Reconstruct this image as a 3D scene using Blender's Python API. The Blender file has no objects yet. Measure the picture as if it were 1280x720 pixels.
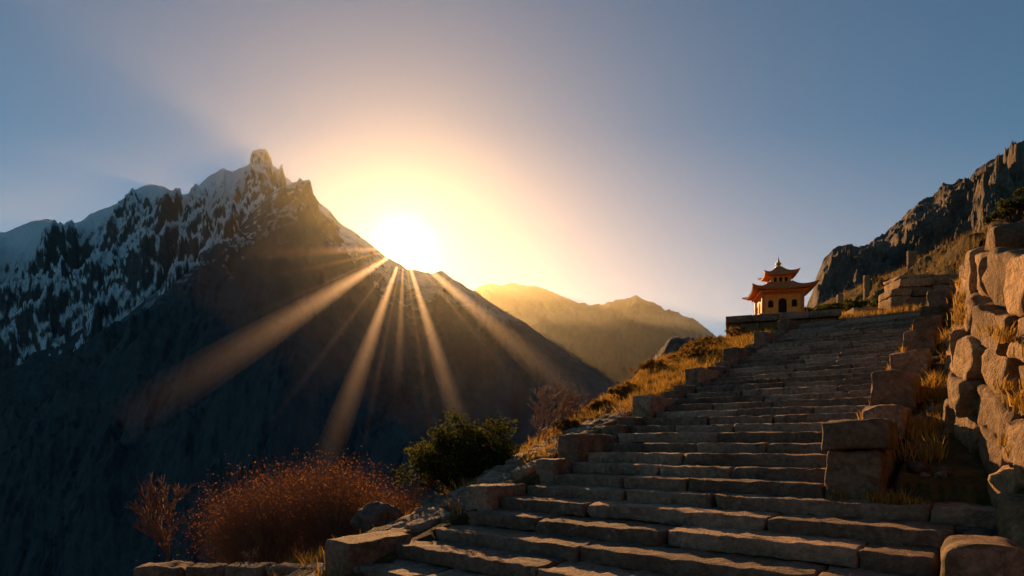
import bpy, math, random
import numpy as np
from mathutils import Vector, Matrix
R=math.radians
rng=np.random.RandomState(7); random.seed(7)
D=bpy.data; C=bpy.context; scene=C.scene
scene.view_settings.view_transform='Standard'; scene.view_settings.look='None'; scene.view_settings.exposure=0

# ---------------------------------------------------------------- noise
_p=np.random.RandomState(3).permutation(256); _p=np.concatenate([_p,_p,_p])
_g3=np.random.RandomState(5).randn(256,3); _g3/=np.linalg.norm(_g3,axis=1)[:,None]
def perlin(x,y,z=0.0):
    x=np.asarray(x,float);y=np.asarray(y,float);z=np.asarray(z,float)+0*x
    xi=np.floor(x).astype(int);yi=np.floor(y).astype(int);zi=np.floor(z).astype(int)
    xf=x-xi;yf=y-yi;zf=z-zi
    f=lambda t:t*t*t*(t*(t*6-15)+10)
    u,v,w=f(xf),f(yf),f(zf)
    def g(i,j,k):
        h=_p[_p[_p[(xi+i)&255]+((yi+j)&255)]+((zi+k)&255)]
        G=_g3[h]; return G[...,0]*(xf-i)+G[...,1]*(yf-j)+G[...,2]*(zf-k)
    L=lambda a,b,t:a+t*(b-a)
    return L(L(L(g(0,0,0),g(1,0,0),u),L(g(0,1,0),g(1,1,0),u),v),L(L(g(0,0,1),g(1,0,1),u),L(g(0,1,1),g(1,1,1),u),v),w)*1.5
def fbm(x,y,z=0.0,o=5,gain=0.5):
    s=0;a=1;t=0
    for i in range(o):
        s=s+a*perlin(x*2**i+i*17.3,y*2**i+i*9.1,z*2**i+i*3.7); t+=a; a*=gain
    return s/t
def ridged(x,y,z=0.0,o=6,gain=0.5):
    s=0;a=1;t=0;w=1
    for i in range(o):
        n=1-np.abs(perlin(x*2.03**i+i*13.1,y*2.03**i+i*7.7,z)); n=n*n
        s=s+a*n*w; w=np.clip(n*1.3,0,1); t+=a; a*=gain
    return s/t
def sstep(a,b,x):
    t=np.clip((x-a)/(b-a),0,1); return t*t*(3-2*t)

# ---------------------------------------------------------------- mesh helpers
def add_mesh(name,V,F,mat=None,smooth=False,parent=None,mats=None,midx=None):
    me=D.meshes.new(name); V=np.asarray(V,float)
    if isinstance(F,np.ndarray):
        n=F.shape[1]
        me.vertices.add(len(V)); me.vertices.foreach_set('co',V.ravel())
        me.loops.add(F.size); me.loops.foreach_set('vertex_index',F.ravel().astype(np.int32))
        me.polygons.add(len(F)); me.polygons.foreach_set('loop_start',np.arange(0,F.size,n,dtype=np.int32))
        me.polygons.foreach_set('loop_total',np.full(len(F),n,dtype=np.int32))
        me.update(calc_edges=True); me.validate()
    else:
        me.from_pydata([tuple(v) for v in V],[],F)
    if smooth: me.polygons.foreach_set('use_smooth',[True]*len(me.polygons))
    for m in (mats or ([mat] if mat else [])): me.materials.append(m)
    if midx is not None: me.polygons.foreach_set('material_index',midx)
    me.update()
    ob=D.objects.new(name,me); C.collection.objects.link(ob)
    if parent: ob.parent=parent
    return ob
def empty(name,loc=(0,0,0)):
    e=D.objects.new(name,None); e.location=loc; C.collection.objects.link(e); return e
def gridfaces(nu,nv):
    i=np.arange(nu-1)[:,None]*nv+np.arange(nv-1)[None,:]; i=i.ravel()
    return np.stack([i,i+nv,i+nv+1,i+1],1)
class MB:
    def __init__(s): s.V=[];s.F=[];s.n=0
    def add(s,V,F):
        s.V.append(np.asarray(V,float)); s.F.append(np.asarray(F,int)+s.n); s.n+=len(V)
    def build(s,name,mat,smooth=True,parent=None):
        return add_mesh(name,np.concatenate(s.V),np.concatenate(s.F),mat,smooth,parent)

_tc={}
def cube_template(nx,ny,nz):
    k=(nx,ny,nz)
    if k in _tc: return _tc[k]
    idx={};P=[];F=[]
    def vid(a,b,c):
        if (a,b,c) not in idx: idx[(a,b,c)]=len(P);P.append((a,b,c))
        return idx[(a,b,c)]
    for a in range(nx-1):
        for b in range(ny-1):
            F.append([vid(a,b,0),vid(a,b+1,0),vid(a+1,b+1,0),vid(a+1,b,0)])
            F.append([vid(a,b,nz-1),vid(a+1,b,nz-1),vid(a+1,b+1,nz-1),vid(a,b+1,nz-1)])
    for a in range(nx-1):
        for c in range(nz-1):
            F.append([vid(a,0,c),vid(a+1,0,c),vid(a+1,0,c+1),vid(a,0,c+1)])
            F.append([vid(a,ny-1,c),vid(a,ny-1,c+1),vid(a+1,ny-1,c+1),vid(a+1,ny-1,c)])
    for b in range(ny-1):
        for c in range(nz-1):
            F.append([vid(0,b,c),vid(0,b,c+1),vid(0,b+1,c+1),vid(0,b+1,c)])
            F.append([vid(nx-1,b,c),vid(nx-1,b+1,c),vid(nx-1,b+1,c+1),vid(nx-1,b,c+1)])
    _tc[k]=(np.array(P),np.array(F)); return _tc[k]
def axis_pts(h,r,step):
    n=max(1,int(round((2*h-2*r)/step)))
    mid=np.linspace(-h+r,h-r,n+1)
    return np.concatenate([[-h,-h+r*.35],mid,[h-r*.35,h]])
def block(mb,c,half,ex,ey,ez=(0,0,1),r=0.03,step=0.15,amp=0.01,freq=3.0,amp2=0.0,facet=0.0):
    hx,hy,hz=half; r=min(r,hx*.8,hy*.8,hz*.8)
    ax,ay,az=axis_pts(hx,r,step),axis_pts(hy,r,step),axis_pts(hz,r,step)
    P,F=cube_template(len(ax),len(ay),len(az))
    p=np.stack([ax[P[:,0]],ay[P[:,1]],az[P[:,2]]],1)
    inn=np.array([hx-r,hy-r,hz-r]); q=np.clip(p,-inn,inn); d=p-q
    l=np.linalg.norm(d,axis=1); m=l>1e-9
    p[m]=q[m]+d[m]/l[m,None]*r
    if facet:   # chipped planes
        for _ in range(5):
            n=rng.randn(3); n/=np.linalg.norm(n); h=np.abs(n)@np.array([hx,hy,hz])*(1-facet*rng.uniform(.3,1))
            k=p@n-h; p=p-np.maximum(k,0)[:,None]*n
    W=np.array(c)+p[:,:1]*np.array(ex)+p[:,1:2]*np.array(ey)+p[:,2:3]*np.array(ez)
    o=rng.rand(3)*50
    def nz3(f): 
        w=W*f+o
        return np.stack([perlin(w[:,0],w[:,1],w[:,2]),perlin(w[:,0]+31,w[:,1],w[:,2]+7),perlin(w[:,0],w[:,1]+19,w[:,2]+3)],1)
    W=W+amp*nz3(freq)+amp*.5*nz3(freq*2.7)
    if amp2: W=W+amp2*nz3(freq*.35)
    mb.add(W,F)

# ---------------------------------------------------------------- materials
def newmat(name):
    m=D.materials.new(name); m.use_nodes=True; nt=m.node_tree; nt.nodes.clear()
    return m,nt,nt.nodes,nt.links
def rampnode(N,stops):
    r=N.new('ShaderNodeValToRGB'); e=r.color_ramp.elements
    while len(e)<len(stops): e.new(0.5)
    for i,(p,c) in enumerate(stops): e[i].position=p; e[i].color=(c[0],c[1],c[2],1)
    return r
def noise(N,L,vec,scale,detail=6,rough=.6,dist=0):
    n=N.new('ShaderNodeTexNoise'); n.inputs['Scale'].default_value=scale; n.inputs['Detail'].default_value=detail
    n.inputs['Roughness'].default_value=rough; n.inputs['Distortion'].default_value=dist
    if vec is not None: L.new(vec,n.inputs['Vector'])
    return n
def mixc(N,L,a,b,f,mode='MIX'):
    m=N.new('ShaderNodeMix'); m.data_type='RGBA'; m.blend_type=mode
    for s,i in ((a,6),(b,7)):
        if isinstance(s,(tuple,list)): m.inputs[i].default_value=(*s,1)
        else: L.new(s,m.inputs[i])
    if isinstance(f,(int,float)): m.inputs[0].default_value=f
    else: L.new(f,m.inputs[0])
    return m.outputs[2]
def maprange(N,L,v,a,b,c=0,d=1):
    m=N.new('ShaderNodeMapRange'); L.new(v,m.inputs[0])
    for i,k in enumerate((a,b,c,d)): m.inputs[i+1].default_value=k
    return m.outputs[0]
def mathn(N,L,op,a,b=None):
    m=N.new('ShaderNodeMath'); m.operation=op
    for i,s in enumerate((a,b)):
        if s is None: continue
        if isinstance(s,(int,float)): m.inputs[i].default_value=s
        else: L.new(s,m.inputs[i])
    return m.outputs[0]
def stone_mat(name,dark,light,scale=1.0,bump=.6,dist=.02,moss=None,rough=.9):
    m,nt,N,L=newmat(name)
    tc=N.new('ShaderNodeTexCoord').outputs['Object']
    n1=noise(N,L,tc,1.3*scale,8,.65); n2=noise(N,L,tc,14*scale,6,.7); n3=noise(N,L,tc,70*scale,3,.7)
    r=rampnode(N,[(.3,dark),(.7,light)]); L.new(n1.outputs[0],r.inputs[0])
    g=N.new('ShaderNodeNewGeometry')
    isl=maprange(N,L,g.outputs['Random Per Island'],0,1,.6,1.35)
    vm=N.new('ShaderNodeVectorMath'); vm.operation='SCALE'; L.new(r.outputs[0],vm.inputs[0]); L.new(isl,vm.inputs['Scale'])
    sp=maprange(N,L,n2.outputs[0],.3,.7,.5,1.35)
    vm2=N.new('ShaderNodeVectorMath'); vm2.operation='SCALE'; L.new(vm.outputs[0],vm2.inputs[0]); L.new(sp,vm2.inputs['Scale'])
    col=vm2.outputs[0]
    lf=maprange(N,L,noise(N,L,tc,6*scale,5,.75).outputs[0],.6,.68,0,.5)
    col=mixc(N,L,col,tuple(min(1,c*1.4) for c in light),lf)
    df=maprange(N,L,noise(N,L,tc,3.3*scale,6,.75,.5).outputs[0],.54,.64,0,.6)
    col=mixc(N,L,col,tuple(c*.45 for c in dark),df)
    if moss:
        mf=maprange(N,L,noise(N,L,tc,2.1*scale,7,.7).outputs[0],.52,.64,0,.8)
        col=mixc(N,L,col,moss,mf)
    b=N.new('ShaderNodeBsdfPrincipled'); L.new(col,b.inputs['Base Color']); b.inputs['Roughness'].default_value=rough
    b.inputs['Specular IOR Level'].default_value=.25
    h=mathn(N,L,'ADD',n2.outputs[0],mathn(N,L,'MULTIPLY',n3.outputs[0],.35))
    v=N.new('ShaderNodeTexVoronoi'); v.inputs['Scale'].default_value=22*scale; L.new(tc,v.inputs['Vector'])
    h=mathn(N,L,'ADD',h,mathn(N,L,'MULTIPLY',maprange(N,L,v.outputs['Distance'],0,.35),.3))
    bu=N.new('ShaderNodeBump'); bu.inputs['Strength'].default_value=bump; bu.inputs['Distance'].default_value=dist
    L.new(h,bu.inputs['Height']); L.new(bu.outputs[0],b.inputs['Normal'])
    o=N.new('ShaderNodeOutputMaterial'); L.new(b.outputs[0],o.inputs[0]); return m
def leaf_mat(name,c1,c2,trans=.5):
    m,nt,N,L=newmat(name)
    g=N.new('ShaderNodeNewGeometry'); r=rampnode(N,[(0,c1),(1,c2)]); L.new(g.outputs['Random Per Island'],r.inputs[0])
    d=N.new('ShaderNodeBsdfDiffuse'); t=N.new('ShaderNodeBsdfTranslucent'); L.new(r.outputs[0],d.inputs[0]); L.new(r.outputs[0],t.inputs[0])
    x=N.new('ShaderNodeMixShader'); x.inputs[0].default_value=trans; L.new(d.outputs[0],x.inputs[1]); L.new(t.outputs[0],x.inputs[2])
    o=N.new('ShaderNodeOutputMaterial'); L.new(x.outputs[0],o.inputs[0]); return m
def plain_mat(name,col,rough=.6,var=.25,scale=8,bump=.2):
    m,nt,N,L=newmat(name); tc=N.new('ShaderNodeTexCoord').outputs['Object']
    n=noise(N,L,tc,scale,6,.65); r=rampnode(N,[(.3,tuple(c*(1-var) for c in col)),(.7,tuple(min(1,c*(1+var)) for c in col))]); L.new(n.outputs[0],r.inputs[0])
    b=N.new('ShaderNodeBsdfPrincipled'); L.new(r.outputs[0],b.inputs['Base Color']); b.inputs['Roughness'].default_value=rough
    bu=N.new('ShaderNodeBump'); bu.inputs['Strength'].default_value=bump; bu.inputs['Distance'].default_value=.01; L.new(n.outputs[0],bu.inputs['Height']); L.new(bu.outputs[0],b.inputs['Normal'])
    o=N.new('ShaderNodeOutputMaterial'); L.new(b.outputs[0],o.inputs[0]); return m

M_step=stone_mat('step_stone',(.165,.108,.07),(.40,.27,.175),1.0,1.0,.04)
M_par=stone_mat('parapet_stone',(.15,.095,.06),(.37,.25,.16),1.2,1.0,.04,moss=(.07,.07,.022))
M_wall=stone_mat('wall_stone',(.21,.13,.065),(.50,.32,.16),.9,1.0,.06)
M_rock=stone_mat('boulder_rock',(.10,.07,.05),(.26,.19,.14),.8,1.0,.06,moss=(.06,.05,.02))
M_leaf=leaf_mat('dark_leaves',(.03,.04,.010),(.10,.10,.022),.5)
M_gold=leaf_mat('dry_leaves',(.14,.08,.02),(.30,.18,.045),.5)
M_russet=leaf_mat('russet_leaves',(.15,.06,.02),(.30,.13,.045),.55)
M_grass=leaf_mat('dry_grass',(.20,.12,.022),(.52,.31,.07),.5)
M_twig=plain_mat('twig_bark',(.22,.12,.07),.9,.3,5,0)
M_bark=plain_mat('bark',(.05,.035,.025),.9,.3,5,0)

def ground_mat():
    m,nt,N,L=newmat('hill_soil'); tc=N.new('ShaderNodeTexCoord').outputs['Object']
    n1=noise(N,L,tc,.35,9,.7); n2=noise(N,L,tc,3.5,8,.75); n3=noise(N,L,tc,25,4,.7)
    r=rampnode(N,[(.3,(.04,.03,.015)),(.5,(.10,.07,.028)),(.65,(.27,.17,.05)),(.8,(.12,.10,.07))]); 
    s=mathn(N,L,'ADD',mathn(N,L,'MULTIPLY',n1.outputs[0],.45),mathn(N,L,'MULTIPLY',n2.outputs[0],.55)); L.new(s,r.inputs[0])
    b=N.new('ShaderNodeBsdfPrincipled'); L.new(r.outputs[0],b.inputs['Base Color']); b.inputs['Roughness'].default_value=1; b.inputs['Specular IOR Level'].default_value=.1
    h=mathn(N,L,'ADD',n2.outputs[0],mathn(N,L,'MULTIPLY',n3.outputs[0],.4))
    bu=N.new('ShaderNodeBump'); bu.inputs['Strength'].default_value=1; bu.inputs['Distance'].default_value=.14; L.new(h,bu.inputs['Height']); L.new(bu.outputs[0],b.inputs['Normal'])
    o=N.new('ShaderNodeOutputMaterial'); L.new(b.outputs[0],o.inputs[0]); return m
M_soil=ground_mat()

def mountain_mat(name,rockd,rockl,snow_lo,snow_hi,slope_lo,slope_hi,sc,bump=1,nf=.5):
    m,nt,N,L=newmat(name); g=N.new('ShaderNodeNewGeometry')
    sep=N.new('ShaderNodeSeparateXYZ'); L.new(g.outputs['Position'],sep.inputs[0])
    sn=N.new('ShaderNodeSeparateXYZ'); L.new(g.outputs['Normal'],sn.inputs[0])
    n1=noise(N,L,g.outputs['Position'],.004*sc,10,.7); n2=noise(N,L,g.outputs['Position'],.02*sc,10,.75)
    r=rampnode(N,[(.3,rockd),(.7,rockl)]); L.new(n2.outputs[0],r.inputs[0])
    alt=maprange(N,L,mathn(N,L,'ADD',sep.outputs[2],mathn(N,L,'MULTIPLY',mathn(N,L,'SUBTRACT',n1.outputs[0],.5),900)),snow_lo,snow_hi)
    slp=maprange(N,L,mathn(N,L,'ADD',sn.outputs[2],mathn(N,L,'MULTIPLY',mathn(N,L,'SUBTRACT',n2.outputs[0],.5),nf)),slope_lo,slope_hi)
    f=mathn(N,L,'MULTIPLY',alt,slp)
    col=mixc(N,L,r.outputs[0],(.86,.87,.90),f)
    b=N.new('ShaderNodeBsdfPrincipled'); L.new(col,b.inputs['Base Color']); b.inputs['Roughness'].default_value=.9; b.inputs['Specular IOR Level'].default_value=.1
    bu=N.new('ShaderNodeBump'); bu.inputs['Strength'].default_value=bump; bu.inputs['Distance'].default_value=35/sc; L.new(n2.outputs[0],bu.inputs['Height']); L.new(bu.outputs[0],b.inputs['Normal'])
    o=N.new('ShaderNodeOutputMaterial'); L.new(b.outputs[0],o.inputs[0]); return m

# ---------------------------------------------------------------- far landscape (bearing slope u = X/Y, metres)
F0=750.0
def ub(px): return (px-640)/F0
def ev(py): return (552-py)/F0
def massif(name,sky,Yr,Y0,Y1,slope,amp,wave,mat,nU=520,nY=300,crestamp=.12,back=.8,seed=0,stretch=.5,jag=.1,jmin=.35,cj=0,cap=True,capk=.02):
    xs=[ub(a) for a,b in sky]; es=[ev(b) for a,b in sky]
    u=np.linspace(xs[0],xs[-1],nU); t=np.linspace(0,1,nY)
    Y=Y0+(Y1-Y0)*t
    Y[np.argmin(np.abs(Y-Yr))]=Yr
    U,YY=np.meshgrid(u,Y,indexing='ij'); X=U*YY
    crest=(np.interp(u,xs,es)+cj/750*fbm(u*22+seed,u*0+seed*.7,o=6,gain=.6))*Yr
    crest=crest[:,None]
    Dd=Yr-YY
    s=slope*(1+.15*perlin(X/wave/1.5+seed,YY*0+seed+.5))
    z=crest-np.where(Dd>0,s*Dd,back*(-Dd))
    wx=X/wave+.35*fbm(X/wave*.7+seed,YY/wave*.7,o=3); wy=YY/wave*stretch+.35*fbm(X/wave*.7+5+seed,YY/wave*.7,o=3)
    n=ridged(wx+seed*3.3,wy+seed,o=9,gain=.55)
    w=crestamp+(1-crestamp)*sstep(0,wave*1.0,np.abs(Dd))
    z=z+amp*(n-.55)*w*1.8
    z=z+amp*jag*(ridged(X/wave*6+3,YY/wave*4,o=5,gain=.6)-.5)*np.clip(w*1.5,jmin,1)
    if cap:   # spurs on either side never rise above the summit ridge
        lim=crest-.30*np.abs(Dd)*np.clip(crest/1500,.3,1); k=capk*Yr
        d=np.clip(.5+.5*(lim-z)/k,0,1)
        zz=lim*(1-d)+z*d-k*d*(1-d)
        z=np.where(np.abs(Dd)>1,np.minimum(np.minimum(zz,z),lim),np.minimum(z,crest+4))
    V=np.stack([X,YY,z],-1).reshape(-1,3)
    return add_mesh(name,V,gridfaces(nU,nY)[:,::-1].copy(),mat,True)

M_snow=mountain_mat('snow_and_rock',(.05,.053,.062),(.12,.118,.125),-50,350,.27,.38,1,1,.36)
M_dark=mountain_mat('forest_and_rock',(.040,.050,.062),(.105,.113,.122),700,1350,.60,.74,1,.9)
M_far=mountain_mat('far_rock',(.05,.05,.05),(.12,.11,.10),5000,6000,.5,.8,.5)
massif('snow_mountain',[(-400,330),(-200,305),(-80,318),(-30,302),(0,291),(25,283),(45,276),(62,274),(80,280),(98,279),(112,270),(130,262),(145,255),(158,248),(172,238),(190,231),(203,231),(214,238),(228,244),(240,241),(252,228),(266,217),(280,209),(290,215),(302,210),(316,206),(330,201),(341,205),(352,216),(365,228),(400,262),(460,330),(520,380)],
       5200,3300,5900,.85,520,560,M_snow,800,400,seed=1,crestamp=.015,jag=.22,jmin=.12,cj=7,capk=.008)
massif('mountain',[(-500,600),(-300,575),(-120,520),(0,455),(50,430),(100,408),(150,384),(200,358),(250,326),(290,296),(320,262),(340,240),(358,231),(372,226),(386,233),(398,252),(410,262),(425,277),(450,296),(480,318),(510,338),(540,340),(553,338),(566,348),(600,370),(640,394),(700,434),(750,468),(800,500),(860,545),(950,600)],
       3800,650,4500,.66,340,700,M_dark,760,470,seed=4,crestamp=.015,jag=.14,jmin=.15,cj=6,capk=.012)
massif('distant_mountain',[(300,400),(450,392),(540,385),(590,366),(612,357),(640,353),(655,358),(680,362),(700,369),(720,376),(745,382),(770,382),(795,388),(830,400),(860,410),(900,425),(1100,470),(1400,480)],
       9600,5200,10700,.5,520,1000,M_far,460,240,seed=8,crestamp=.03,jag=.12,cj=14,capk=.006)
massif('distant_mountain',[(500,440),(600,415),(650,402),(690,392),(720,384),(745,379),(770,375),(795,369),(812,376),(830,383),(850,390),(868,397),(885,410),(905,428),(940,450),(1100,500)],
       7600,4600,8500,.5,480,700,M_far,420,240,seed=18,crestamp=.03,jag=.16,cj=12,capk=.006)
massif('distant_mountain',[(560,415),(620,408),(680,418),(730,432),(770,441),(800,452),(850,470),(950,510)],
       6000,4000,6600,.5,300,600,M_far,300,200,seed=28,crestamp=.03,jag=.12,cj=14,capk=.006)

xs=np.linspace(-1,1,160); gx=np.sign(xs)*np.abs(xs)**2.2*60000
GX,GY=np.meshgrid(gx,gx,indexing='ij')
gz_=-760+120*fbm(GX/3000,GY/3000,o=4)
add_mesh('ground',np.stack([GX,GY,gz_],-1).reshape(-1,3),gridfaces(160,160),M_far,True)

M_cliff=stone_mat('cliff_rock',(.08,.06,.042),(.22,.16,.115),.05,1.0,.8)
massif('rocky_hill',[(985,420),(1008,385),(1016,365),(1020,346),(1030,325),(1040,312),(1052,308),(1062,305),(1072,309),(1085,308),(1096,301),(1105,296),(1120,280),(1132,270),(1150,256),(1165,245),(1180,231),(1195,228),(1212,223),(1228,208),(1245,198),(1265,184),(1285,176),(1330,165),(1450,130)],
       230,120,290,1.0,30,38,M_cliff,460,260,seed=12,crestamp=.06,stretch=.7,jag=.25,cap=False)
massif('grassy_hill',[(960,470),(985,425),(1002,402),(1020,384),(1040,374),(1060,365),(1085,352),(1110,343),(1150,325),(1180,312),(1200,302),(1240,288),(1300,270),(1500,230)],
       75,36,110,.42,3.0,16,M_soil,380,200,seed=15,crestamp=.15,stretch=.8,cap=False)

# ---------------------------------------------------------------- near site: stair frame (L along ascent, b across to the right)
dx,dy=.62,.785; sx,sy=.785,-.62
def W2(L,b,z): return np.array([.63+dx*L+sx*b, 9.4+dy*L+sy*b, z])
def LB(X,Y): 
    X=X-.63;Y=Y-9.4; return X*dx+Y*dy, X*sx+Y*sy
dv=np.array([dx,dy,0]);sv=np.array([sx,sy,0])
def zs(L):
    L=np.asarray(L,float)
    z=np.where(L<0,-.66+.272*(L+.4),-.5+.302*L)
    z=np.where(L>16,4.33+.20*(L-16),z)
    return np.maximum(z,-1.64)
def bw(L): return np.interp(L,[-6,-3,-.76,.7,1.95,5,16,40],[7.6,6.6,5.7,5.4,5.08,5.0,4.8,4.8])
def hw(L): return np.interp(L,[-5,-1,2,5,10,16,20,26],[2.5,2.85,2.55,2.0,1.75,1.3,.7,0])
def gz(X,Y):
    L,b=LB(X,Y); base=zs(L)
    n=fbm(X/3.0,Y/3.0,o=5); n2=fbm(X/20+4,Y/20,o=4)
    t=np.maximum(-b-.3,0)
    k=sstep(2,9,L)
    edge=4.0-1.2*sstep(2,6,L)+1.6*sstep(9,14,L)
    drop=t*(.20-.06*k)+np.maximum(t-1.4,0)*.22*(1-k)*sstep(-5,-1,L)+np.maximum(t-edge,0)*.75+np.maximum(t-25,0)*.25
    z=base-drop
    tr=b-bw(L)-.25
    up=sstep(0,.35,tr)*(hw(L)-.12)+np.maximum(tr,0)*.5
    z=z+np.where(b>3.9,up,0)
    under=((b>-.35)*(b<4.5)*(L<17))|((b>-.35)*(L<.3)*(b<bw(L)))
    z=z-np.where(under,.30,0.04)
    amp=.05+.22*sstep(1.0,5,t)+.25*sstep(.5,5,tr)+1.2*sstep(10,40,t)+.12*(b>4.4)*(b<bw(L))
    z=z+n*amp*np.where(under,0.1,1)+n2*sstep(8,30,np.abs(b))*2.0
    return np.maximum(z,-700)
def sp(a,b,c,n,k=3.0):
    t=np.linspace(-1,1,n); v=np.sinh(k*t)/np.sinh(k)
    return np.where(v<0,c+(c-a)*v,c+(b-c)*v)
gx=sp(-420,90,3,520,4.2); gy=sp(-60,260,10,520,4.0)
GX,GY=np.meshgrid(gx,gy,indexing='ij')
GZ=gz(GX,GY)
GZ=GZ-sstep(42,60,GY)*6*1.0
add_mesh('hillside',np.stack([GX,GY,GZ],-1).reshape(-1,3),gridfaces(520,520),M_soil,True)
def G1(X,Y): return float(gz(np.array([X]),np.array([Y]))[0])

# ---------------------------------------------------------------- stairs
mb=MB()
def step_row(L0,z,b0,b1,tread,h=.175,seedlen=1.45):
    b=b0
    while b<b1-.05:
        ln=min(seedlen*random.uniform(.6,1.4),b1-b)
        if b1-(b+ln)<.45: ln=b1-b
        dep=tread+.12
        jz=random.uniform(-.018,.010); jl=random.uniform(-.035,.025)
        c=W2(L0+dep/2+jl,b+ln/2,z-h/2+jz)
        a=random.uniform(-.016,.016)
        ex=sv*math.cos(a)+dv*math.sin(a); ey=dv*math.cos(a)-sv*math.sin(a)
        ez=np.array([random.uniform(-.01,.01),random.uniform(-.01,.01),1])
        block(mb,c,(ln/2-.008,dep/2,h/2),ex,ey,ez,r=.028,step=.07,amp=.022,freq=5,facet=.08)
        b+=ln
for k in range(31):
    step_row(.53*k,-.5+.16*k,0,3.85,.53)
lower=[( -.4,-.66,-.18,5.75),( -.99,-.82,-.25,5.1),(-1.58,-.98,-.33,5.0),(-2.17,-1.14,-.45,5.05),(-2.76,-1.30,-.55,5.1),(-3.37,-1.46,-.66,5.3)]
for (L0,z,b0,b1) in lower: step_row(L0,z,b0,b1,.6 if L0<-.5 else .5,seedlen=1.7)
step_row(.12,-.655,4.5,5.45,.5)
for i in range(9):
    step_row(-3.97-.6*i,-1.62,-.75,6.0,.47,seedlen=1.3)
mb.build('stone_staircase',M_step)

mb=MB()
for k in range(6):
    L0=.8+2.75*k; ln=1.45; zt=float(zs(L0))+.38
    block(mb,W2(L0+ln/2,-.22,zt-.35),(.21,ln/2,.35),sv,dv,r=.04,step=.1,amp=.035,freq=2.6,facet=.1)
    L1=L0+ln; l2=1.25
    if k<5:
        for q in range(2):
            zz=float(zs(L1+q*.6))+.12
            block(mb,W2(L1+.31+q*.62,-.22,zz-.25),(.2,.3,.25),sv,dv,r=.035,step=.1,amp=.03,freq=2.6,facet=.1)
block(mb,W2(.45,-.24,-.62),(.18,.33,.33),sv,dv,r=.04,step=.1,amp=.03,facet=.1)
block(mb,W2(-.82,-.46,-.97),(.22,.46,.33),sv,dv,r=.04,step=.1,amp=.03,facet=.1)
block(mb,W2(-2.9,-.80,-1.47),(.25,.5,.27),sv,dv,r=.04,step=.1,amp=.03,facet=.1)
mb.build('staircase_kerb',M_par)
mb=MB()
def par(L0,ln,zt,h,w=.58,b=4.17,facet=.16,r=.045): block(mb,W2(L0+ln/2,b,zt-h/2),(w/2,ln/2,h/2),sv,dv,r=r,step=.08,amp=.045,freq=2.4,facet=facet)
par(-.05,1.35,-.10,.75,.55,4.15); par(-.12,1.0,.24,.33,.66,4.16)
par(1.35,1.2,.20,.8,.5,4.15); par(1.9,1.4,.50,.5,.5,4.2)
for L0,hh in ((3.45,.58),(5.9,.5),(8.3,.5),(10.7,.45),(13.1,.45)):
    z0=float(zs(L0)); par(L0,1.25,z0+hh,.9,.6,4.16); par(L0+1.27,1.1,z0+hh-.12,.8,.5,4.17)
par(15.3,1.4,float(zs(15.6))+.55,1.2,.6,4.17)
par(-2.35,.95,-.76,.62,.62,5.38,.35,.12); par(-3.5,1.05,-1.12,.6,.7,5.6,.35,.12)
mb.build('stone_parapet',M_par)

mb=MB()
L=-6.5
while L<5.5:
    b=-.62-.09*max(0,-L)
    for j in range(4):
        w=random.uniform(.26,.42); l=random.uniform(.3,.5)
        X,Y,_=W2(L+random.uniform(-.08,.08),b-w/2,0); z=G1(X,Y)
        tl=.27 if L>-4 else 0
        ey=np.array([dx,dy,tl]); 
        block(mb,(X,Y,z+.0+random.uniform(-.02,.03)),(w/2,l/2,.09),sv,ey/np.linalg.norm(ey),np.array([-dx*tl,-dy*tl,1.]),r=.04,step=.09,amp=.035,freq=4,facet=.12)
        b-=w+.02
    L+=.42
mb.build('cobbled_path',M_par)

mb=MB()
row=0; zoff=-.15
while zoff<3.0:
    rh=random.uniform(.42,.66) if zoff<2 else random.uniform(.32,.48)
    L=-4.5+random.uniform(-.5,.2)
    while L<19:
        ln=random.uniform(.6,1.5); Lm=L+ln/2
        if zoff+rh*.75<float(hw(Lm))+random.uniform(-.15,.15):
            e=.05; t0=W2(Lm-e,bw(Lm-e),0);t1=W2(Lm+e,bw(Lm+e),0); tan=(t1-t0); tan/=np.linalg.norm(tan)
            sl=.28 if Lm>0 else .1
            ey=np.array([tan[0],tan[1],sl+random.uniform(-.07,.07)]); ey/=np.linalg.norm(ey); nn=np.array([tan[1],-tan[0],random.uniform(-.08,.08)]); nn/=np.linalg.norm(nn)
            ez=np.cross(nn,ey); 
            zc=float(zs(Lm))+zoff+rh/2
            dep=random.uniform(.42,.6)
            c=W2(Lm,bw(Lm),0)+nn*(zoff*.13+dep/2-.12+random.uniform(-.10,.10)); c[2]=zc
            block(mb,c,(dep/2,ln/2-.01,rh/2-.008),nn,ey,ez,r=random.uniform(.02,.05),step=.07,amp=.06,freq=2.6,amp2=.06,facet=.26)
        L+=ln
    zoff+=rh; row+=1
mb.build('stone_wall',M_wall)

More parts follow.
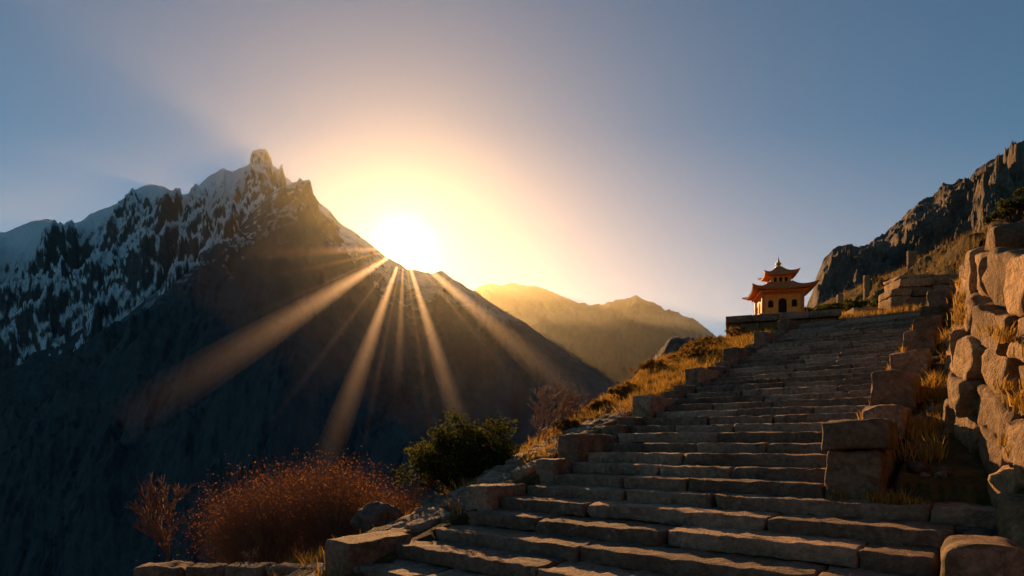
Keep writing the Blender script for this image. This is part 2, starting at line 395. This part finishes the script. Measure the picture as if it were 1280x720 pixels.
def boulder(name,c,rad,seed,mat=M_rock,n=40,rough=.35):
    th=np.linspace(0,2*np.pi,n*2,endpoint=False); ph=np.linspace(.02,np.pi-.02,n)
    T,P=np.meshgrid(th,ph,indexing='ij')
    d=np.stack([np.sin(P)*np.cos(T),np.sin(P)*np.sin(T),np.cos(P)],-1)
    rr=np.random.RandomState(int(seed*10)+1)
    r=np.full(T.shape,1.25)
    for _ in range(16):
        nn=rr.randn(3); nn/=np.linalg.norm(nn); k=d@nn; h=rr.uniform(.75,1.0)
        r=np.where(k>.05,np.minimum(r,h/np.maximum(k,.05)),r)
    q=d*1.3+seed*7.1
    r=r*(1+rough*.5*fbm(q[...,0]*2,q[...,1]*2,q[...,2]*2,o=6))
    V=(d*r[...,None]*np.array(rad)+np.array(c)).reshape(-1,3)
    F=gridfaces(n*2,n); 
    i=(2*n-1)*n+np.arange(n-1); j=np.arange(n-1)
    F=np.concatenate([F,np.stack([i,j,j+1,i+1],1)])
    return V,F
def put_boulder(name,c,rad,seed,**k):
    V,F=boulder(name,c,rad,seed,**k); return add_mesh(name,V,F,M_rock,True)
put_boulder('boulder',(-2.25,10.0,-1.35),(.45,.4,.36),1)
put_boulder('boulder',(6.9,24.6,2.7),(1.5,1.5,1.25),3)
put_boulder('boulder',(5.4,23.6,1.9),(1.2,1.2,.95),4)
put_boulder('boulder',(-1.2,10.3,-1.05),(.28,.25,.16),5)
mb=MB()
for i in range(200):
    if i<110: L=random.uniform(-6,17); b=random.uniform(-4.5,-1.8)
    else: L=random.uniform(.5,15); b=random.uniform(4.45,5.0)
    X,Y,_=W2(L,b,0); s=random.uniform(.05,.2) if i<110 else random.uniform(.03,.13)
    V,F=boulder('',(X,Y,G1(X,Y)+s*.2),(s,s*.9,s*.6),i*1.7,n=12); mb.add(V,F)
for i in range(40):
    X,Y,_=W2(random.uniform(-3.5,0),random.uniform(5.1,6.0),0); s=random.uniform(.04,.16)
    V,F=boulder('',(X,Y,G1(X,Y)+s*.3),(s,s*.9,s*.7),i*2.3,n=12); mb.add(V,F)
mb.build('loose_rocks',M_rock)
mb=MB()
X=-4.9
while X<-2.3:
    w=random.uniform(.4,.8); z=-1.66
    block(mb,(X+w/2,7.9,z-.12+random.uniform(-.03,.02)),(w/2-.01,.2,.16),(1,random.uniform(-.1,.1),random.uniform(-.03,.03)),(0,1,0),r=.05,step=.08,amp=.05,facet=.25)
    X+=w
mb.build('stone_edging',M_par)

# ---------------------------------------------------------------- vegetation
def strips(P0,P1,R0,R1,rmin=0):
    P0=np.array(P0);P1=np.array(P1);R0=np.maximum(np.array(R0),rmin);R1=np.maximum(np.array(R1),rmin*.8)
    d=P1-P0; d/=np.linalg.norm(d,axis=1)[:,None]+1e-9
    a=np.cross(d,[.3,.2,.93]); a/=np.linalg.norm(a,axis=1)[:,None]+1e-9; b=np.cross(d,a)
    V=[];n=len(P0)
    for k in range(3):
        an=2*np.pi*k/3; o=a*math.cos(an)+b*math.sin(an)
        V.append(P0+o*R0[:,None]);V.append(P1+o*R1[:,None])
    V=np.stack(V,1).reshape(-1,3); base=np.arange(n)*6
    F=np.concatenate([np.stack([base+2*k,base+(2*k+2)%6,base+(2*k+3)%6,base+2*k+1],1) for k in range(3)])
    return V,F
def branch(S,p,d,l,r,depth,up=.25,spread=.6,kids=(2,4)):
    n=3 if depth>1 else 2
    for i in range(n):
        q=p+d*l/n; S[0].append(p);S[1].append(q);S[2].append(r);S[3].append(r*.8); r*=.8
        p=q; d=d+np.array([random.gauss(0,.14),random.gauss(0,.14),random.gauss(0,.08)+up*.15]); d/=np.linalg.norm(d)
        if depth>0 and i<n-1:
            e=d+np.array([random.gauss(0,spread),random.gauss(0,spread),random.gauss(.1,spread*.6)]); e/=np.linalg.norm(e)
            branch(S,p,e,l*.62,r*.6,depth-1,up,spread,kids)
    if depth>0:
        for i in range(random.randint(*kids)):
            e=d+np.array([random.gauss(0,spread),random.gauss(0,spread),random.gauss(.1,spread*.6)]); e/=np.linalg.norm(e)
            branch(S,p,e,l*random.uniform(.55,.8),r*.75,depth-1,up,spread,kids)
def bare_tree(name,c,h,r,depth=4,mat=M_bark,rmin=.006):
    S=[[],[],[],[]]; branch(S,np.array(c,float),np.array([.05,0,1.]),h*.36,r,depth,.3,.45)
    V,F=strips(*S,rmin=rmin); return add_mesh(name,V,F,mat,False)
def leaves(C0,size,flat=0):
    n=len(C0); a=rng.randn(n,3); a/=np.linalg.norm(a,axis=1)[:,None]; b=np.cross(a,rng.randn(n,3)); b/=np.linalg.norm(b,axis=1)[:,None]
    s=size*(0.6+.8*rng.rand(n))[:,None]
    V=np.stack([C0-a*s,C0+b*s*.45,C0+a*s,C0-b*s*.45],1).reshape(-1,3)
    F=np.arange(n*4).reshape(n,4); return V,F
def leafy_bush(name,c,rad,n,size,mat,clumps=60,stems=True):
    c=np.array(c,float);rad=np.array(rad)
    par_=empty(name,tuple(c))
    d=rng.randn(clumps,3); d/=np.linalg.norm(d,axis=1)[:,None]; d[:,2]=np.abs(d[:,2])*1.0-.25*(rng.rand(clumps)<.4)
    cc=d*(.45+.55*rng.rand(clumps))[:,None]*rad*(1+.3*rng.randn(clumps))[:,None].clip(.5,1.3)
    k=rng.randint(0,clumps,n); P=cc[k]+rng.randn(n,3)*rad*.10
    V,F=leaves(P,size); add_mesh('foliage',V,F,mat,False,par_)
    S=[[],[],[],[]]
    for q in cc:
        S[0].append(np.array([rng.randn()*.05,rng.randn()*.05,-rad[2]*.6]));S[1].append(q);S[2].append(.02*rad[2]+.008);S[3].append(.005)
    V,F=strips(*S); add_mesh('stems',V,F,M_bark,False,par_); return par_

leafy_bush('green_bush',(-.88,12.4,-.66),(1.15,.95,1.08),24000,.036,M_leaf,120)
leafy_bush('shrub',(3.9,17.0,1.15),(.6,.5,.4),4000,.035,M_leaf,30)
leafy_bush('shrub',(5.0,18.5,1.95),(.7,.5,.42),4000,.035,M_leaf,30)
leafy_bush('shrub',(11.75,14.0,5.35),(.42,.5,.42),4000,.035,M_leaf,30)
for (x,y,s) in ((5.9,20.3,.5),(6.6,21.0,.55),(7.6,22.6,.5),(3.0,16.2,.4),(4.5,19.5,.5),(2.2,14.6,.35),(1.3,13.4,.3),(6.0,19.0,.4),(8.6,22.9,.4)):
    leafy_bush('dry_shrub',(x,y,G1(x,y)+s*.4),(s*1.2,s,s*.8),2500,.03,M_gold,24)
for (x,y,s) in ((15.5,30,1.0),(17.0,31.5,.9),(18.5,33,1.1),(13.6,28,.7),(20.5,33,.8)):
    leafy_bush('shrub',(x,y,G1(x,y)+s*.2),(s*1.3,s,s*.6),3500,.06,M_leaf,30)

S=[[],[],[],[]]
for i in range(66):
    y=random.uniform(10.6,13.2); px=random.uniform(283,505); x=(px-640)/750*y
    top=np.interp(px,[260,295,330,395,435,480,520],[668,632,606,580,592,618,645])
    ztop=(552-top-random.uniform(-2,34))/750*y
    zb=min(G1(x,y),ztop-.9)-.1
    zb=max(zb,ztop-1.6)
    for j in range(9):
        d=np.array([random.gauss(0,.27),random.gauss(0,.3),1.]); d/=np.linalg.norm(d)
        branch(S,np.array([x+random.gauss(0,.12),y+random.gauss(0,.14),zb]),d,(ztop-zb)*.52,.010,3,.25,.36,(2,3))
par_=empty('russet_shrub',(0,0,0))
V,F=strips(*S); add_mesh('twigs',V,F,M_twig,False,par_)
E=np.array(S[1]); rr_=np.array(S[3]); E=E[rr_<.0045]; E=E[rng.randint(0,len(E),30000)]+rng.randn(30000,3)*.03
V,F=leaves(E,.018); add_mesh('leaves',V,F,M_russet,False,par_)
M_pale=plain_mat('pale_twig_bark',(.32,.22,.15),.9,.3,5,0)
bare_tree('bare_tree',(.55,13.8,-.5),2.0,.05,4,M_pale,.009)
bare_tree('bare_tree',(1.6,16.0,.0),1.5,.03,4,M_twig)
bare_tree('bare_tree',(-5.35,9.3,-2.1),1.5,.035,4,M_twig)
bare_tree('bare_tree',(-3.6,8.2,-1.8),.4,.012,3,M_twig)
bare_tree('bare_tree',(-2.0,12.6,-1.6),1.5,.02,4,M_twig)
bare_tree('bare_tree',(8.7,24.0,3.9),1.1,.02,3,M_twig)

def grass(name,pts,h,blades,mat,spread=.06):
    pts=np.asarray(pts); n=len(pts)*blades
    P=np.repeat(pts,blades,0)+np.concatenate([rng.randn(n,2)*spread,np.zeros((n,1))],1)
    H=h*(.5+.8*rng.rand(n))*np.repeat(.6+.8*rng.rand(len(pts)),blades)
    a=rng.rand(n)*6.283; w=.0045+.005*rng.rand(n); lean=rng.randn(n,2)*.35
    side=np.stack([np.cos(a),np.sin(a),0*a],1)*w[:,None]
    mid=P+np.stack([lean[:,0]*H*.35,lean[:,1]*H*.35,H*.55],1); tip=P+np.stack([lean[:,0]*H,lean[:,1]*H,H*.95],1)
    P=P-np.array([0,0,.02])
    V=np.stack([P-side,P+side,mid+side*.7,mid-side*.7,tip],1).reshape(-1,3)
    b=np.arange(n)*5
    F=np.concatenate([np.stack([b,b+1,b+2],1),np.stack([b,b+2,b+3],1),np.stack([b+3,b+2,b+4],1)])
    return add_mesh(name,V,F,mat,False)
def scatter(n,Lr,br,thr=-.1,off=0):
    L=rng.uniform(*Lr,n);b=rng.uniform(*br,n)
    X=.63+dx*L+sx*b;Y=9.4+dy*L+sy*b
    m=perlin(X*.9+off,Y*.9)>thr
    X,Y=X[m],Y[m]; return np.stack([X,Y,gz(X,Y)],1)
p=np.concatenate([scatter(4200,(4,18),(-6,-.5),-.3),scatter(1200,(-5,5),(-5,-1.9),-.1),scatter(500,(-4,6),(-1.9,-.6),.15),scatter(450,(1,17),(4.4,5.0),0),scatter(2200,(17,34),(-5,9),-.3),scatter(500,(0,18),(5.4,7.5),-.1)])
grass('grass',p,.20,16,M_grass)
L=rng.uniform(0,16,60); p=np.stack([.63+dx*L+sx*3.87,9.4+dy*L+sy*3.87,zs(L)+.0],1)
p2=np.array([W2(-.2+random.uniform(-.1,.1),4.2+random.uniform(-.2,.6),-.66) for i in range(14)])
Lw=rng.uniform(-1,10,60); p3=np.stack([.63+dx*Lw+sx*(bw(Lw)-.02),9.4+dy*Lw+sy*(bw(Lw)-.02),zs(Lw)+rng.choice([.45,1.0,1.5],60)],1)
grass('grass_tufts',np.concatenate([p,p2,p3]),.12,22,M_grass,.05)
def hillpts(name,n,Yr):
    ob=D.objects[name]; me=ob.data; co=np.zeros(len(me.vertices)*3); me.vertices.foreach_get('co',co); co=co.reshape(-1,3)
    i=rng.randint(0,len(co),n); q=co[i]; q=q[q[:,1]<Yr]; return q
grass('hill_grass',hillpts('grassy_hill',6000,80),.5,10,M_grass,.25)

# ---------------------------------------------------------------- shrine
M_or=plain_mat('ochre_plaster',(.90,.32,.035),.7,.2,6,.3)
M_red=plain_mat('red_painted_wood',(.62,.17,.03),.6,.25,9,.3)
M_roof=plain_mat('roof_tile',(.50,.18,.045),.6,.3,12,.5)
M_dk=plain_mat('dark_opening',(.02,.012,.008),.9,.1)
M_gilt=plain_mat('gilded_finial',(.55,.30,.07),.35,.15)
sh=empty('shrine',(10.75,24.2,4.88)); sh.rotation_euler=(0,0,R(-12)); sh.scale=(.92,.92,.93)
def sbox(name,c,s,mat,bev=.01,parent=None):
    m=MB(); block(m,c,(s[0]/2,s[1]/2,s[2]/2),(1,0,0),(0,1,0),r=bev,step=.5,amp=.002); return m.build(name,mat,False,parent or sh)
def roof(name,z0,W,H,top,lift,mat,thick=.06):
    n=12;rings=14;V=[];F=[]
    def ring(w,z,lf):
        out=[]
        for side in range(4):
            for i in range(n):
                t=-1+2*i/n
                x,y=[(t,-1),(1,t),(-t,1),(-1,-t)][side]
                c=abs(t)**3; k=1+.07*c*lf
                out.append((x*w*k,y*w*k,z+lift*c*lf))
        return out
    V+=ring(W*.55,z0-.02,0); V+=ring(W*.97,z0-thick,1)
    for i in range(rings):
        r=i/(rings-1); w=W+(top-W)*r**.75; 
        V+=ring(w,z0+H*(r**1.5),(1-r)**2)
    N4=4*n; R_=rings+2
    for a in range(R_-1):
        for j in range(N4):
            F.append((a*N4+j,a*N4+(j+1)%N4,(a+1)*N4+(j+1)%N4,(a+1)*N4+j))
    F.append(tuple(range((R_-1)*N4,R_*N4)))
    F.append(tuple(reversed(range(0,N4))))
    ob=add_mesh(name,V,F,mat,False,sh)
    mm=MB()
    for sxn,syn in ((1,1),(1,-1),(-1,1),(-1,-1)):
        P0=[];P1=[];Rr=[]
        for i in range(rings-1):
            pts=[]
            for q in (i,i+1):
                r=q/(rings-1); w=(W+(top-W)*r**.75)*(1+.07*(1-r)**2); pts.append((sxn*w,syn*w,z0+H*r**1.5+lift*(1-r)**2+.01))
            P0.append(pts[0]);P1.append(pts[1]);Rr.append(.028)
        V2,F2=strips(P0,P1,Rr,Rr); mm.add(V2,F2)
    mm.build(name+'_ridges',M_red,False,sh)
    return ob
sbox('base_slab',(0,0,.04),(2.1,2.1,.08),M_par); sbox('base_step',(0,0,.12),(1.9,1.9,.08),M_or)
def wall_face(rot,door):
    ca,sa=math.cos(rot),math.sin(rot)
    def tr(x,y,z): return (x*ca-y*sa,x*sa+y*ca,z)
    hw_=.78; z0,z1=.16,.98; y0=-.78
    V=[];F=[]
    def quad(a,b,c,d_):
        i=len(V);V.extend([tr(*a),tr(*b),tr(*c),tr(*d_)]);F.append((i,i+1,i+2,i+3))
    ops=[(-.47,.11,.42,.74),(0,.17,.16 if door else .42,.80),(.47,.11,.42,.74)]
    xs_=[-hw_]
    for (cx,w,a,b_) in ops:
        quad((xs_[-1],y0,z0),(cx-w,y0,z0),(cx-w,y0,z1),(xs_[-1],y0,z1)); xs_.append(cx+w)
        if a>z0+.001: quad((cx-w,y0,z0),(cx+w,y0,z0),(cx+w,y0,a),(cx-w,y0,a))
        sp_=b_-w; K=10; arc=[(cx-w*math.cos(math.pi*k/K),sp_+w*math.sin(math.pi*k/K)) for k in range(K+1)]
        for k in range(K):
            (xa,za),(xb,zb)=arc[k],arc[k+1]
            quad((xa,y0,za),(xb,y0,zb),(xb,y0,z1),(xa,y0,z1)); quad((xa,y0,za),(xa,y0+.09,za),(xb,y0+.09,zb),(xb,y0,zb))
        quad((cx-w,y0,a),(cx-w,y0+.09,a),(cx-w,y0+.09,sp_),(cx-w,y0,sp_)); quad((cx+w,y0,a),(cx+w,y0,sp_),(cx+w,y0+.09,sp_),(cx+w,y0+.09,a))
        quad((cx-w,y0,a),(cx+w,y0,a),(cx+w,y0+.09,a),(cx-w,y0+.09,a))
    quad((xs_[-1],y0,z0),(hw_,y0,z0),(hw_,y0,z1),(xs_[-1],y0,z1))
    return V,F
VV=[];FF=[]
for q in range(4):
    v,f=wall_face(q*math.pi/2,True); o=len(VV); VV+=v; FF+=[tuple(i+o for i in t) for t in f]
add_mesh('walls',VV,FF,M_or,False,sh)
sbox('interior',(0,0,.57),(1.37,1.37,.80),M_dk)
for a in (-1,1):
    for b in (-1,1):
        sbox('corner_post',(a*.79,b*.79,.57),(.11,.11,.82),M_red)
sbox('cornice',(0,0,1.02),(1.72,1.72,.08),M_red); sbox('cornice_upper',(0,0,1.09),(1.95,1.95,.06),M_or)
roof('lower_roof',1.16,1.22,.42,.46,.17,M_roof)
sbox('upper_storey',(0,0,1.66),(.84,.84,.34),M_or)
for q in range(4):
    ca,sa=math.cos(q*math.pi/2),math.sin(q*math.pi/2)
    for xx in (-.22,0,.22):
        m=MB(); block(m,(xx*ca+.425*sa,xx*sa-.425*ca,1.67),(.06,.012,.10),(ca,sa,0),(-sa,ca,0),r=.004,step=.5,amp=0); m.build('upper_window',M_dk,False,sh)
sbox('upper_cornice',(0,0,1.85),(1.0,1.0,.05),M_red)
roof('upper_roof',1.90,.66,.40,.10,.11,M_roof)
def lathe(name,prof,mat,n=20):
    V=[];F=[]
    for (r,z) in prof:
        for i in range(n):
            a=2*math.pi*i/n; V.append((r*math.cos(a),r*math.sin(a),z))
    for k in range(len(prof)-1):
        for i in range(n): F.append((k*n+i,k*n+(i+1)%n,(k+1)*n+(i+1)%n,(k+1)*n+i))
    return add_mesh(name,V,F,mat,True,sh)
lathe('finial',[(0,2.28),(.13,2.28),(.15,2.32),(.08,2.35),(.06,2.38),(.11,2.42),(.12,2.47),(.07,2.52),(.035,2.55),(.06,2.58),(.03,2.62),(.012,2.72),(0,2.78)],M_gilt)

mb=MB()
ex=np.array([math.cos(R(-20)),math.sin(R(-20)),0]);ey=np.array([-ex[1],ex[0],0])
pc=np.array([10.75,24.2,0])
for rowi,(z,h) in enumerate(((3.3,.45),(3.75,.45),(4.2,.40),(4.60,.27))):
    hwid=1.85 if rowi<3 else 2.0
    a=-hwid
    while a<hwid-.05:
        l=min(random.uniform(.6,1.1),hwid-a)
        if hwid-(a+l)<.3:l=hwid-a
        c=pc+ex*(a+l/2); block(mb,(c[0],c[1],z+h/2),(l/2-.005,hwid*.8+(.06 if rowi==3 else 0),h/2-.004),ex,ey,r=.03,step=.25,amp=.02)
        a+=l
mb.build('shrine_platform',M_par)

mb=MB()
def terr(px0,px1,pyt,pyb,Y,dep,mat=None):
    x0=(px0-640)/750*Y;x1=(px1-640)/750*Y; zt=(552-pyt)/750*Y; zb=(552-pyb)/750*Y-.6
    a=x0
    while a<x1-.05:
        l=min(random.uniform(.7,1.5),x1-a)
        z=zb
        while z<zt-.05:
            h=min(random.uniform(.35,.5),zt-z)
            if zt-(z+h)<.15: h=zt-z
            block(mb,(a+l/2,Y+dep/2,z+h/2),(l/2-.01,dep/2+random.uniform(-.05,.05),h/2-.006),(1,-.1,0),(.1,1,0),r=.04,step=.2,amp=.05,facet=.15)
            z+=h
        a+=l
terr(1118,1222,360,392,23.5,1.2); terr(1128,1215,342,362,26.5,1.5); terr(1070,1112,384,396,25,1.0)
mb.build('terrace_wall',M_wall)
mb=MB()
for (px,py,Y,w,h) in ((1083,352,60,.5,1.3),(1140,318,62,.9,.7),(1160,325,60,.5,.5),(1050,372,55,.5,.6),(1205,312,60,.6,.5),(1186,322,58,.7,.4)):
    x=(px-640)/750*Y; z=(552-py)/750*Y
    block(mb,(x,Y,z-.6),(w/2,.2,h/2+.6),(1,0,0),(0,1,0),r=.08,step=.3,amp=.05)
mb.build('standing_stones',M_wall)

# ---------------------------------------------------------------- air: haze, plus added self-glowing volumes imitating sun shafts along the sun direction
S=np.array([-.18,1,.3227]); S/=np.linalg.norm(S)
def hazebox(name,x0,x1,y0,y1,z0,z1,col,dens,g):
    m,nt,N,L_=newmat(name)
    vs=N.new('ShaderNodeVolumeScatter'); vs.inputs['Color'].default_value=(*col,1); vs.inputs['Density'].default_value=dens; vs.inputs['Anisotropy'].default_value=g
    o=N.new('ShaderNodeOutputMaterial'); L_.new(vs.outputs[0],o.inputs['Volume'])
    V=[(x,y,z) for x in (x0,x1) for y in (y0,y1) for z in (z0,z1)]
    F=[(0,1,3,2),(4,6,7,5),(0,4,5,1),(2,3,7,6),(0,2,6,4),(1,5,7,3)]
    return add_mesh(name,V,F,m)
hazebox('haze',-14000,14000,350,11500,-1200,2600,(.96,.93,.62),.95e-5,.76)
hazebox('distant_haze',-9000,9000,4300,9300,-1150,2250,(.97,.91,.64),2.6e-5,.64)
hazebox('valley_mist',-2500,5200,4450,7450,-1100,1020,(.95,.92,.82),8e-5,.5)
import bmesh
emissive_beams=empty('emissive_sunbeams',(0,0,0))
def emissive_beam(px,py,wd,inten,off=110,t1=3450):
    De=np.array([(px-640)/750,1,(552-py)/750]); De/=np.linalg.norm(De)
    c=De@S; th=math.acos(c); e=De-c*S; e/=np.linalg.norm(e); lat=np.cross(S,e)
    t0=off/math.tan(th)
    m,nt,N,L_=newmat('emissive_air')
    em=N.new('ShaderNodeEmission'); em.inputs[0].default_value=(1,.48,.18,1); em.inputs[1].default_value=inten  # shaft glows by its own emission, standing in for sunlight scattered by air
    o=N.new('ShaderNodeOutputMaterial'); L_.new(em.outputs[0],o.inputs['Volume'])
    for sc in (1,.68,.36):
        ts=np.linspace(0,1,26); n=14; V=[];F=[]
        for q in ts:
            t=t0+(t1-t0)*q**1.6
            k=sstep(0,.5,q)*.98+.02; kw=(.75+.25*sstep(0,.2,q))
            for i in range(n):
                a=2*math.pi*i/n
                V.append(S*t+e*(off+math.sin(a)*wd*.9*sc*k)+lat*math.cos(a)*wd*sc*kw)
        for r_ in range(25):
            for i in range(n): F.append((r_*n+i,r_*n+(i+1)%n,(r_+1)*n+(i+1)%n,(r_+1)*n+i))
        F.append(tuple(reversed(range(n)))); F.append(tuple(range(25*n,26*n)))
        ob=add_mesh('emissive_beam',V,F,m,False,emissive_beams)
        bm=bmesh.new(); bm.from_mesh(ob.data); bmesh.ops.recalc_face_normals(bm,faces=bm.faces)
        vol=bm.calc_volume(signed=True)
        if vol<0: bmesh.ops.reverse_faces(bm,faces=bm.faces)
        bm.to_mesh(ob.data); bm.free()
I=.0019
emissive_beam(150,530,11,I*1.0); emissive_beam(392,620,9,I*1.1); emissive_beam(496,500,6,I*.6); emissive_beam(596,600,8.5,I*1.1); emissive_beam(765,535,9.5,I*1.1)
emissive_beam(300,318,7,I*.6); emissive_beam(320,350,4,I*.5); emissive_beam(270,415,3,I*.5); emissive_beam(450,580,3,I*.5); emissive_beam(545,580,3,I*.5); emissive_beam(675,515,3.5,I*.6); emissive_beam(330,540,3,I*.5)

# ---------------------------------------------------------------- sun, sky
sl=D.lights.new('sun','SUN'); sl.energy=9.5; sl.angle=R(.5); sl.color=(1,.53,.20)
so=D.objects.new('sun',sl); C.collection.objects.link(so); so.rotation_euler=Vector(S).to_track_quat('Z','Y').to_euler()
w=D.worlds.new('World'); scene.world=w; w.use_nodes=True; nt=w.node_tree; N=nt.nodes; L_=nt.links; N.clear()
sky=N.new('ShaderNodeTexSky'); sky.sky_type='NISHITA'; sky.sun_disc=False; sky.sun_elevation=math.asin(S[2]); sky.sun_rotation=math.atan2(S[0],S[1]); sky.altitude=2500; sky.dust_density=.4; sky.air_density=1.3; sky.ozone_density=1.5
bg=N.new('ShaderNodeBackground'); L_.new(mixc(N,L_,sky.outputs[0],(.56,1.04,1.15),1.0,'MULTIPLY'),bg.inputs[0]); bg.inputs[1].default_value=.061
tc=N.new('ShaderNodeTexCoord'); dp=N.new('ShaderNodeVectorMath'); dp.operation='DOT_PRODUCT'; L_.new(tc.outputs['Generated'],dp.inputs[0]); dp.inputs[1].default_value=tuple(S)
d0=mathn(N,L_,'MAXIMUM',dp.outputs['Value'],0.0)
cur=bg.outputs[0]
for n_,A,col in ((3200,7,(1,.85,.50)),(700,1.1,(1,.70,.28)),(130,.46,(1,.50,.09)),(24,.16,(1,.47,.09))):
    e=N.new('ShaderNodeBackground'); e.inputs[0].default_value=(*col,1); L_.new(mathn(N,L_,'MULTIPLY',mathn(N,L_,'POWER',d0,n_),A),e.inputs[1])
    ad=N.new('ShaderNodeAddShader'); L_.new(cur,ad.inputs[0]); L_.new(e.outputs[0],ad.inputs[1]); cur=ad.outputs[0]
o=N.new('ShaderNodeOutputWorld'); L_.new(cur,o.inputs[0])

cam=D.cameras.new('camera'); co=D.objects.new('camera',cam); C.collection.objects.link(co); scene.camera=co
co.location=(0,0,0); co.rotation_euler=(R(90),0,0); cam.sensor_width=36; cam.lens=750/1280*36; cam.shift_y=.15; cam.clip_end=200000; cam.clip_start=.05
